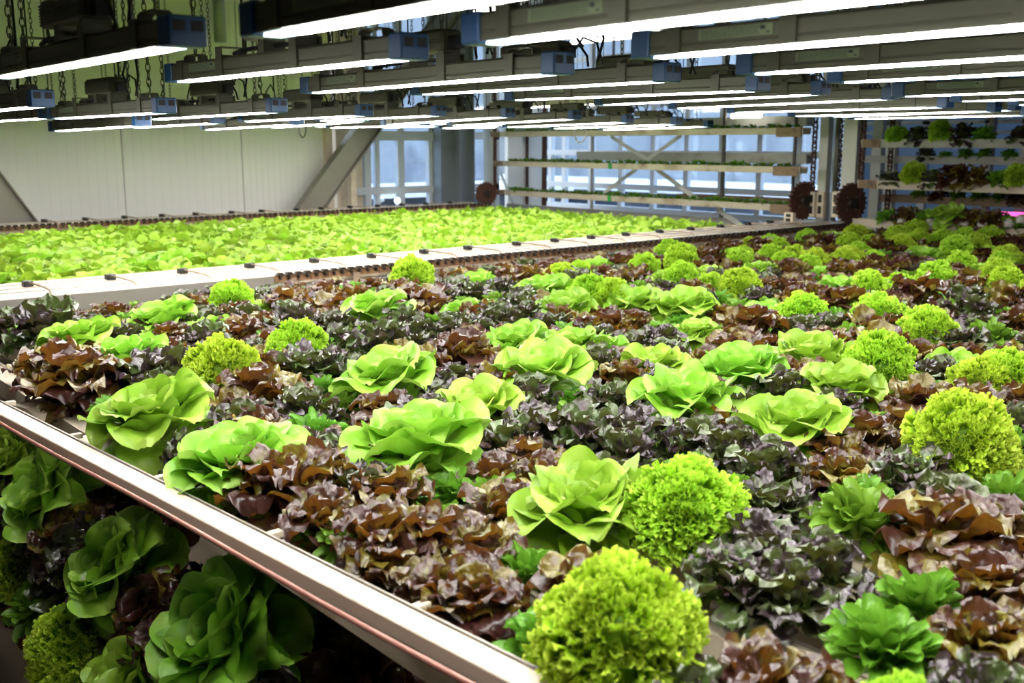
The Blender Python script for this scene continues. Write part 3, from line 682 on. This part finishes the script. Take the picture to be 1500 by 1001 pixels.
# left wall: insulated panels with vertical joints
yj = [atX(180, 240, XW).y, atX(355, 240, XW).y]; st = yj[1] - yj[0]
ya = yj[0] - st * 4; yend = atX(476, 250, XW).y
mb = MB(); y = ya
while y < yend - .01:
    y2 = min(y + st, yend); n = 14
    mb.box(XW - .1, XW, y + .006, y2 - .006, FL_, CEIL)
    for k in range(n): yy = y + (y2 - y) * (k + .5) / n; mb.box(XW, XW + .0025, yy - (y2 - y) / n * .32, yy + (y2 - y) / n * .32, FL_, CEIL)
    y = y2
mb.box(XW - .14, XW - .09, ya, yend, FL_, CEIL); struct(mb.build('wall_left', M['wall']))
mb = MB(); mb.box(XW - .1, XW, -6, ya, FL_, CEIL); struct(mb.build('wall_left', M['wall']))
mb = MB(); mb.box(-14.5, 9, -6.1, -6, FL_, CEIL); struct(mb.build('wall_near', M['fardark']))
mb = MB(); mb.box(7, 7.1, -6, 13, FL_, CEIL); struct(mb.build('wall_right', M['fardark']))
# cream return panel, column and window wall beyond it
XV = -13.1
def YX(px, X=XV): return atX(px, 250, X).y
def ZX(px, py, X=XV): return atX(px, py, X).z
mb = MB(); mb.box(XV - .08, XV, YX(478), YX(531), FL_, CEIL); mb.box(XV, XW, YX(480) - .06, YX(480), FL_, CEIL); struct(mb.build('wall_left', M['cream']))
ysill = ZX(580, 279); yhead = ZX(580, 204); ybase = ZX(580, 330)
mul = [(533, 542), (549, 555), (582, 591), (627, 635)]
mb = MB(); yl, yr = YX(531), YX(655)
for a_, b_ in mul: mb.box(XV - .06, XV + .03, YX(a_), YX(b_), ybase, CEIL)
mb.box(XV - .07, XV + .06, yl - .25, yr, ysill - .05, ysill + .06, 0); mb.box(XV - .07, XV + .06, yl, yr, yhead - .02, yhead + .12)
mb.box(XV - .07, XV + .06, yl, yr, yhead + .9, yhead + 1.0); mb.box(XV - .07, XV + .06, yl, yr, ybase - .1, ybase)
struct(mb.build('window_1', M['frame']))
mb = MB(); mb.box(XV - .02, XV - .012, yl, YX(730), ybase, CEIL); struct(mb.build('window_1', M['glass']))
mb = MB(); mb.box(XV - .1, XV, yl, YX(760) + 1.2, FL_, ybase); struct(mb.build('wall_left', M['wall']))
mb = MB(); mb.box(XV - .06, XV + .03, YX(722), YX(730), FL_, CEIL); mb.box(XV - .06, XV + .03, YX(690), YX(730), yhead, yhead + .12); mb.box(XV - .06, XV + .03, YX(690), YX(730), ysill - .05, ysill + .06); struct(mb.build('window_2', M['frame']))
mb = MB(); mb.box(XV - .08, XV, YX(744), YX(800), FL_, CEIL); struct(mb.build('wall_left', M['wall']))
# far glazed wall
def XY(px, Y=YB): return atY(px, 250, Y).x
def ZY(px, py, Y=YB): return atY(px, py, Y).z
XR = XY(1262)
zs = [ZY(1000, 312), ZY(1000, 277), ZY(1000, 225), ZY(1000, 150), ZY(1000, 75)]
mb = MB()
for px in (808, 828, 867, 911, 958, 1007, 1058, 1114, 1172, 1225):
    xx = XY(px); mb.box(xx - .045, xx + .045, YB - .05, YB + .04, zs[0] - .2, CEIL)
for z in zs: mb.box(XY(800), XR, YB - .07, YB + .05, z - .045, z + .045)
struct(mb.build('window_3', M['frame']))
mb = MB(); mb.box(XY(800), XR, YB, YB + .008, zs[0] - .2, CEIL); struct(mb.build('window_3', M['glass']))
mb = MB(); mb.box(-13.4, 9, YB, YB + .1, FL_, zs[0] - .2); struct(mb.build('wall_far', M['wall']))
mb = MB(); mb.box(XR, 7, YB, YB + .02, zs[0] - .2, CEIL); struct(mb.build('window_4', M['frost']))
mb = MB()
for px in (1262, 1300, 1355, 1446, 1500): xx = XY(px); mb.box(xx - .05, xx + .05, YB - .06, YB, zs[0] - .2, CEIL)
mb.box(XR, 3, YB - .06, YB, ZY(1400, 182), ZY(1400, 176)); mb.box(XR, 3, YB - .06, YB, ZY(1400, 196), ZY(1400, 192)); struct(mb.build('window_4', M['frame']))
# steel: diagonal braces, columns, header
def steel(name, lb, cat, fn, m='steel'):
    mb = MB(); fn(mb); o = mb.build(name, M[m]); tag(o, lb, cat); return o
XB = -12.35
def ibar(mb, p, q, w, d):
    mb.bar(p, q, w, .012, 0, (0, 1, .4)); p, q = Vector(p), Vector(q)
    for s in (-1, 1):
        n_ = (q - p).normalized(); u = Vector((0, 1, .4)); u = (u - n_ * u.dot(n_)).normalized() * (w / 2 * s)
        mb.bar(p + u, q + u, .014, d, 0, (0, 1, .4))
def br(mb):
    p, q = atX(445, 318, XB), atX(665, 10, XB); n_ = (q - p).normalized(); u = Vector((0, n_.z, -n_.y))
    w = .30
    for s, dd in ((-1, .16), (1, .16)): mb.bar(p + u * w / 2 * s, q + u * w / 2 * s, dd, .015, 0, (1, 0, 0))
    mb.bar(p, q, w, .014, 0, u)
steel('diagonal_brace', 'wide dark steel brace slanting up to the right in front of the window', 'brace', br, 'galv')
def br2(mb):
    p, q = atX(40, 345, XB), atX(-60, 215, XB); n_ = (q - p).normalized(); u = Vector((0, n_.z, -n_.y)); w = .34
    for s in (-1, 1): mb.bar(p + u * w / 2 * s, q + u * w / 2 * s, .16, .015, 0, (1, 0, 0))
    mb.bar(p, q, w, .014, 0, u)
steel('diagonal_brace', 'dark steel brace coming down from the left edge against the white wall', 'brace', br2, 'galv')
def colm(mb):
    x = XV + .25; y0_, y1_ = YX(646, x), YX(690, x); mb.box(x - .25, x + .0, y0_, y0_ + (y1_ - y0_) * .45, FL_, CEIL)
    mb.box(x - .02, x, y0_ + (y1_ - y0_) * .45, y1_, FL_, CEIL); mb.box(x, x + .16, y0_ + (y1_ - y0_) * .42, y0_ + (y1_ - y0_) * .46, FL_, CEIL); mb.box(x, x + .10, y1_ - .02, y1_, FL_, CEIL)
steel('steel_column', 'broad blue-grey steel column right of the left window', 'column', colm)
steel('wall_post', 'thin cream post at the end of the white panel wall', 'post', lambda mb: mb.box(XW, XW + .1, YX(474, XW), YX(483, XW), FL_, CEIL), 'cream')
steel('wall_post', 'short cream post left of the window, ending below its middle', 'post', lambda mb: mb.box(XW + .1, XW + .2, YX(503, XW), YX(511, XW), FL_, ZX(507, 240, XW)), 'cream')
steel('hanging_duct', 'dark vertical duct hanging against the left wall near the top', 'duct', lambda mb: mb.tube([(XW + .2, YX(323, XW), ZX(323, 64, XW)), (XW + .2, YX(323, XW), CEIL)], .075, 12), 'steel')
def bal(mb):
    p = atX(582, 294, XV + .2); r = .045
    prof = [(r * math.sin(PI * k / 8), -r * math.cos(PI * k / 8)) for k in range(9)]
    n = len(mb.v); seg = 12
    for (rr, zz) in prof:
        for k in range(seg): t = 2 * PI * k / seg; mb.v.append((p.x + max(rr, .001) * math.cos(t), p.y + max(rr, .001) * math.sin(t), p.z + zz))
    for i in range(8):
        for k in range(seg): a = n + i * seg + k; b2 = n + i * seg + (k + 1) % seg; mb.face((a, b2, b2 + seg, a + seg), 0, True)
steel('globe_lamp', 'small round white lamp at the window sill', 'lamp', bal, 'stripend')

# ------------------------------------------------------------------ vertical carousels at the far end
YC = 10.02
def PY(px, py, Y=YC): return atY(px, py, Y)
def carousel_trough(px0, px1, py_ref, Y, lb, plants=None, m='trough', h=.075, cnt=40, dark=False, rust=True, pxr=950):
    root = empty('carousel_trough', (0, 0, 0)); z = PY(pxr, py_ref, Y).z; x0, x1 = PY(px0, 200, Y).x, PY(px1, 200, Y).x
    root.location = ((x0 + x1) / 2, Y, z); hw = (x1 - x0) / 2
    mb = MB(); mb.prism([(-.07, -h), (.07, -h), (.08, 0), (.066, 0), (.06, -.02), (-.06, -.02), (-.066, 0), (-.08, 0)], 'x', -hw, hw); mb.build('trough_body', M[m], root)
    if rust:
        mb = MB(); mb.box(hw - .35, hw - .02, -.088, -.07, -h - .03, .004); mb.build('hanger_plate', M['troughrust'], root); mb = MB(); mb.box(-hw + .02, -hw + .22, -.086, -.07, -h, .002); mb.build('hanger_plate', M['troughrust'], root)
    tag(root, lb, 'trough', 'planted troughs of the far carousels'); return root, x0, x1, z
LT = [(730, 1178, 292, YC, 'lowest front trough of young greens in the far left carousel'), (728, 1180, 243, YC, 'middle front trough of young greens in the far left carousel'),
      (724, 1182, 193, YC, 'upper front trough of young greens in the far left carousel'), (722, 1184, 143, YC, 'front trough of young greens partly hidden behind the hanging lights')]
for i, (a_, b_, py, Y, lb) in enumerate(LT):
    root, x0, x1, z = carousel_trough(a_, b_, py - 3, Y, lb)
    if i < 2:
        mb = MB(); xx = PY(900, 240, Y).x - (x0 + x1) / 2; mb.box(xx - .022, xx + .022, -.094, -.07, -.075, .0); mb.build('green_tag', M['tag'], root)
    n = 42 if i < 3 else 20
    xx = x0 + .35
    k = 0
    while xx < x1 - .12 and k < 46:
        o = link('lettuce_seedling', rnd.choice(YOUNGG)); s = rnd.uniform(.5, .75); o.location = (xx, Y - .02, z - .02); o.scale = (s, s, s * 1.1); o.rotation_euler = (0, 0, rnd.uniform(0, 6.28))
        tag(o, 'small dark green seedling in the %s' % ['lowest front trough of the far left carousel', 'middle front trough of the far left carousel', 'upper front trough of the far left carousel', 'trough behind the hanging lights'][i], 'lettuce', 'seedlings in ' + lb)
        xx += rnd.uniform(.095, .14); k += 1
for (a_, b_, py, Y, lb, m_) in ((850, 1188, 223, 11.3, 'grey rear trough seen between the upper and middle front troughs', 'trougholive'), (1000, 1178, 281, 11.3, 'brown-stained rear trough behind the lowest front trough', 'troughrust'),
                            (745, 1185, 175, 11.3, 'grey rear trough below the hanging lights', 'trougholive'), (745, 1185, 128, 11.3, 'grey rear trough high behind the hanging lights', 'trougholive')):
    carousel_trough(a_, b_, py, Y, lb, m=m_, rust=False, h=.13 if m_ == 'trougholive' else .09)
mb = MB(); a, b = PY(742, 300, 10.5), PY(1075, 331, 10.5)
mb.box(a.x, b.x, 10.5, 10.56, PY(900, 338, 10.5).z, PY(900, 309, 10.5).z); mb.box(a.x, b.x, 10.40, 10.5, PY(900, 319, 10.5).z, PY(900, 317, 10.5).z); mb.box((a.x + b.x) / 2 - .4, (a.x + b.x) / 2 - .3, 10.48, 10.5, PY(900, 311, 10.5).z - .09, PY(900, 311, 10.5).z)
tag(mb.build('drip_tray', M['trougholive']), 'long grey drip tray below the lowest trough of the far left carousel', 'tray')
def flat(p, q, w, lb, m='post'):
    mb = MB(); mb.bar(p, q, w, .012, 0, (0, 0, 1)); tag(mb.build('cross_brace', M[m]), lb, 'brace')
flat(PY(895, 200, 10.7), PY(948, 234, 10.7), .05, 'upper left arm of the flat cross brace in the far left carousel')
flat(PY(998, 198, 10.7), PY(948, 234, 10.7), .05, 'upper right arm of the flat cross brace in the far left carousel')
flat(PY(932, 248, 10.7), PY(880, 286, 10.7), .05, 'lower left arm of the flat cross brace in the far left carousel')
flat(PY(962, 248, 10.7), PY(1024, 294, 10.7), .06, 'lower right arm of the flat cross brace in the far left carousel')
flat(PY(1050, 306, 10.3), PY(1085, 330, 10.3), .06, 'short slanting flat bar at the end of the drip tray')
flat(PY(732, 250, 10.6), PY(752, 300, 10.6), .06, 'slanting white bar at the left end of the far left carousel')
# posts
def post(px0, px1, Y, lb, m='post', d=.1, ztop=CEIL, z0=FL_, name='carousel_post'):
    mb = MB(); x0, x1 = PY(px0, 250, Y).x, PY(px1, 250, Y).x
    mb.box(x0, x1, Y - d / 2, Y + d / 2, z0, ztop); tag(mb.build(name, M[m]), lb, 'post')
post(712, 722, 10.3, 'white square post behind the left sprocket wheel'); post(757, 764, 11.4, 'thin white post at the rear left of the far carousel')
post(1202, 1214, 10.35, 'cream post between the two sprocket wheels'); post(1237, 1257, 10.2, 'widest cream post right above the right sprocket wheel', d=.12)
post(1222, 1227, 10.8, 'thin dark rod between the cream posts', 'dsteel', .03); post(1057, 1061, 10.9, 'thin dark rod crossing the far left carousel troughs', 'dsteel', .03); post(1161, 1164, 10.7, 'thin dark rod near the right end of the far left troughs', 'dsteel', .03)
post(1278, 1292, 12.0, 'pale grey post behind the right carousel left end'); post(1302, 1312, 11.6, 'thin grey post left in the right carousel'); post(1446, 1452, 11.7, 'thin brown-grey post in the right carousel', 'trougholive')
post(795, 800, 11.6, 'dark thin post left behind the troughs', 'rust', .04); post(866, 869, 11.6, 'thin olive rod behind the left carousel', 'trougholive', .03)
# vertical chains
def vchain(px, Y, z0, z1, lb):
    mb = MB(); z = z0; k = 0; x = PY(px, 250, Y).x
    while z < z1:
        w = .008 if k % 2 else 0
        mb.box(x - .02 - w, x - .012 - w, Y - .014, Y + .014, z - .004, z + .058); mb.box(x + .012 + w, x + .02 + w, Y - .014, Y + .014, z - .004, z + .058)
        mb.tube([(x - .03, Y, z + .025), (x + .03, Y, z + .025)], .013, 6); z += .055; k += 1
    tag(mb.build('lift_chain', M['rust']), lb, 'chain')
zr = PY(1200, 290).z
vchain(725, 10.0, -.75, CEIL, 'dark vertical chain at the left end of the far left troughs'); vchain(1191, 10.0, -.78, CEIL, 'dark vertical chain rising from the left of the two right sprockets')
vchain(1232, 10.5, -.6, CEIL, 'dark vertical chain between the two cream posts'); vchain(1261, 10.0, -.78, CEIL, 'dark vertical chain rising from the rightmost sprocket'); vchain(1303, 11.2, -1, CEIL, 'dark vertical chain at the rear of the right carousel'); vchain(772, 11.4, -1, CEIL, 'dark vertical chain at the rear of the left carousel')
# sprocket wheels
def sprocket(px, py, Y, rad, lb):
    c = PY(px, py, Y); n = 24; prof = []
    for k in range(n):
        for (dt, rr) in ((-.28, .90), (-.12, 1.0), (.12, 1.0), (.28, .90)):
            t = 2 * PI * (k + dt) / n; prof.append((rad * rr * math.cos(t), rad * rr * math.sin(t)))
    root = empty('sprocket_wheel', tuple(c)); mb = MB(); mb.prism(prof, 'x', -.015, .015); mb.build('toothed_disc', M['rust'], root)
    mb = MB(); mb.tube([(-.06, 0, 0), (.06, 0, 0)], rad * .24, 14); mb.build('hub', M['chaindark'], root)
    for k in range(4): t = PI / 4 + k * PI / 2; mb = MB(); mb.tube([(-.02, rad * .42 * math.cos(t), rad * .42 * math.sin(t)), (.024, rad * .42 * math.cos(t), rad * .42 * math.sin(t))], rad * .05, 8); mb.build('bolt', M['dsteel'], root)
    root.rotation_euler = (0, 0, -.25); tag(root, lb, 'sprocket', 'rusty sprocket wheels')
sprocket(712, 284, 9.62, .18, 'rusty toothed wheel at the far end of the far rail'); sprocket(1177, 294, 9.75, .21, 'left of the two rusty toothed wheels at the end of the divider rail'); sprocket(1246, 298, 9.9, .22, 'rightmost rusty toothed wheel, beside the widest cream post')
def blk(pxa, pxb, pya, pyb, Y, lb):
    a, b = PY(pxa, pyb, Y), PY(pxb, pya, Y); root = empty('bearing_block', (a.x, Y, a.z)); W, H = b.x - a.x, b.z - a.z
    mb = MB(); mb.box(0, W, -.03, .03, 0, H, 0, .006)
    for fz in (.14, .58):
        mb.box(W * .25, W * .75, -.034, -.03, H * fz, H * (fz + .3), 1)
    mb.build('slotted_plate', [M['cream'], M['black']], root); tag(root, lb, 'bearing')
blk(1184, 1196, 281, 318, 9.85, 'left cream slotted bearing plate beside the left wheel'); blk(1197, 1209, 281, 318, 9.9, 'middle cream slotted bearing plate between the wheels'); blk(1219, 1232, 281, 318, 9.8, 'right cream slotted bearing plate beside the rightmost wheel')
blk(1150, 1164, 312, 326, 9.5, 'small cream bearing foot at the end of the divider rail')
# right carousel
RP = {0: [('F', 1313, 30), ('O', 1345, 30), ('F', 1376, 32), ('O', 1410, 34), ('G', 1440, 30), ('O', 1492, 28)],
      1: [('O', 1308, 30), ('F', 1342, 34), ('O', 1370, 30), ('R', 1402, 40), ('R', 1436, 38), ('G', 1466, 32), ('F', 1494, 34)],
      2: [('G', 1308, 28), ('R', 1335, 34), ('G', 1370, 36), ('B', 1398, 42), ('R', 1432, 38), ('R', 1466, 36), ('G', 1492, 30)],
      3: [('O', 1357, 28), ('G', 1386, 28), ('G', 1415, 28), ('G', 1442, 24), ('G', 1478, 24)],
      4: [('G', 1350, 26), ('R', 1380, 28), ('G', 1408, 26), ('G', 1440, 26), ('G', 1470, 26), ('R', 1498, 28)]}
RT_ = [(1268, 1780, 204, YC, 'top front trough of mixed lettuces in the right carousel', 'trougholive', 0), (1266, 1780, 267, YC, 'middle front trough of mixed lettuces in the right carousel', 'trough', 1), (1262, 1780, 327, 9.95, 'lowest front trough of mixed lettuces just beyond the bed, right', 'trough', 2),
       (1268, 1700, 229, 11.35, 'upper rear trough in the right carousel', 'trougholive', 3), (1298, 1700, 288, 11.35, 'pinkish brown rear trough in the right carousel', 'troughrust', 4)]
FN = ['top front trough of the right carousel', 'middle front trough of the right carousel', 'lowest front trough of the right carousel', 'upper rear trough of the right carousel', 'lower rear trough of the right carousel']
for (a_, b_, py, Y, lb, m_, ix) in RT_:
    root, x0, x1, z = carousel_trough(a_, b_, py, Y, lb, m=m_, rust=(ix < 2), pxr=1380, h=.085)
    for j, (k, px, w) in enumerate(RP[ix]):
        x = PY(px, 250, Y).x; p = Vector((x, Y - .03, z - .03)); s = max(.7, min(1.15, w / dia_px(k, p)))
        if ix > 2: s = max(.45, min(.8, s))
        o = plant(k, p, s, (.15, 0)); tag(o, '%s, %s on the %s' % ({'B': 'broad green butterhead lettuce', 'F': 'frilly green lettuce', 'O': 'dark oakleaf lettuce', 'R': 'dark red-brown lettuce', 'G': 'small green lettuce'}[k], ORD[j], FN[ix]), 'lettuce', 'lettuces in the right carousel')
for px, py in ((1322, 325), (1364, 327), (1382, 326), (1412, 328), (1440, 328), (1478, 328), (1497, 322)):
    p = PY(px, py, 9.86); mb = MB(); mb.tube([(0, 0, -.03), (0, 0, .0), (0, 0, .035), (0, 0, .05)], [.05, .055, .045, .02], 10); o = mb.build('net_pot', M['foam']); o.location = p
    tag(o, 'white net pot showing at the front of the lowest right carousel trough', 'pot', 'white net pots')
# cables looping in front of the far troughs, back fluorescent tubes
for (px, py, Y, lb) in ((850, 190, 6.2, 'small white cable loop hanging below the lights before the upper trough'), (443, 185, 5.2, 'small dark cable loop hanging below the lights at left')):
    mb = MB(); p = PY(px, py, Y); mb.tube([p + Vector((.07, 0, .25))] + [p + Vector((.07 * math.cos(t), .0, -.02 - .09 * math.sin(t))) for t in [PI * i / 10 for i in range(11)]] + [p + Vector((-.07, 0, .25))], .006, 6); tag(mb.build('cable_loop', M['black' if px < 800 else 'post']), lb, 'cable')
for (pa, pb, Y, lb) in (((838, 62), (965, 46), 8.6, 'bright fluorescent tube high behind the hanging lights'), ((770, 156), (872, 156), 11.0, 'glowing tube behind the lights above the upper left trough'), ((1072, 170), (1115, 167), 11.0, 'short bluish glowing tube behind the central lights'), ((696, 18), (760, 12), 9.0, 'glowing tube at the top centre behind the lights')):
    root = empty('tube_lamp', tuple(PY(pa[0], pa[1], Y))); e = PY(pb[0], pb[1], Y) - PY(pa[0], pa[1], Y); e.z = 0
    mb = MB(); mb.tube([(0, 0, 0), tuple(e)], .028, 12); mb.build('tube', M['tube'], root)
    mb = MB(); mb.bar((-.05, .05, .06), (e.x + .05, e.y + .05, .06), .06, .05); mb.build('batten', M['post'], root)
    for fr_ in (.2, .8): mb = MB(); mb.tube([(e.x * fr_, e.y * fr_ + .03, .08), (e.x * fr_, e.y * fr_ + .03, CEIL - root.location.z)], .006, 6); mb.build('hanging_rod', M['post'], root); tag(root, lb, 'lamp')
mb = MB(); mb.tube([PY(1466, 313, 12.4), PY(1540, 316, 12.4)], .025, 10); tag(mb.build('grow_tube', M['pink']), 'faint pink glowing tube low behind the right carousel', 'lamp')

# ------------------------------------------------------------------ outside, seen through the panes
mb = MB(); mb.box(-60, 40, -30, 70, -6.2, -6.0); struct(mb.build('ground_outside', M['snow']))
def fb(x0, x1, y0, y1, ax, lb):
    root = empty('neighbour_building', (0, 0, -6))
    mb = MB(); mb.box(x0, x1, y0, y1, 0, 4.75); mb.build('lower_storey', M['fardark'], root)
    g = 3.0
    mb = MB(); mb.box(x0 - (.3 if ax == 'y' else 0), x1 + .3, y0 - .3, y1 + .3, 4.75, 4.95); mb.build('snowy_roof_edge', M['snow'], root)
    mb = MB(); mb.box(x0, x1 - (g if ax == 'x' else 0), y0 + (g if ax == 'y' else 0), y1, 4.95, 10.5); mb.build('upper_storey', M['farwall'], root)
    tag(root, lb, 'building', 'buildings outside the windows')
fb(-34, -20.5, -2, 19, 'x', 'dark neighbouring building with a snow-covered ledge beyond the left window')
fb(-40, 14, 20.5, 34, 'y', 'dark neighbouring building with a snow-covered ledge beyond the far glazed wall')

# ------------------------------------------------------------------ world, camera, colour
w = bpy.data.worlds.new('outside_sky'); scene.world = w; w.use_nodes = True
bg = w.node_tree.nodes['Background']; bg.inputs[0].default_value = (.72, .85, 1.0, 1); bg.inputs[1].default_value = 1.5
cam = bpy.data.cameras.new('camera'); co = bpy.data.objects.new('camera', cam); col.objects.link(co)
cam.sensor_width = 36; cam.lens = FPX * 36 / 1500; cam.clip_start = .02; cam.clip_end = 300
R = Matrix((RT, UPV, -FW)).transposed(); co.matrix_world = R.to_4x4()
cam.dof.use_dof = True; cam.dof.focus_distance = 3.6; cam.dof.aperture_fstop = 4.0
scene.camera = co
vs = scene.view_settings; vs.view_transform = 'Standard'; vs.look = 'None'; vs.gamma = 1; vs.exposure = 1.6; vs.use_curve_mapping = False
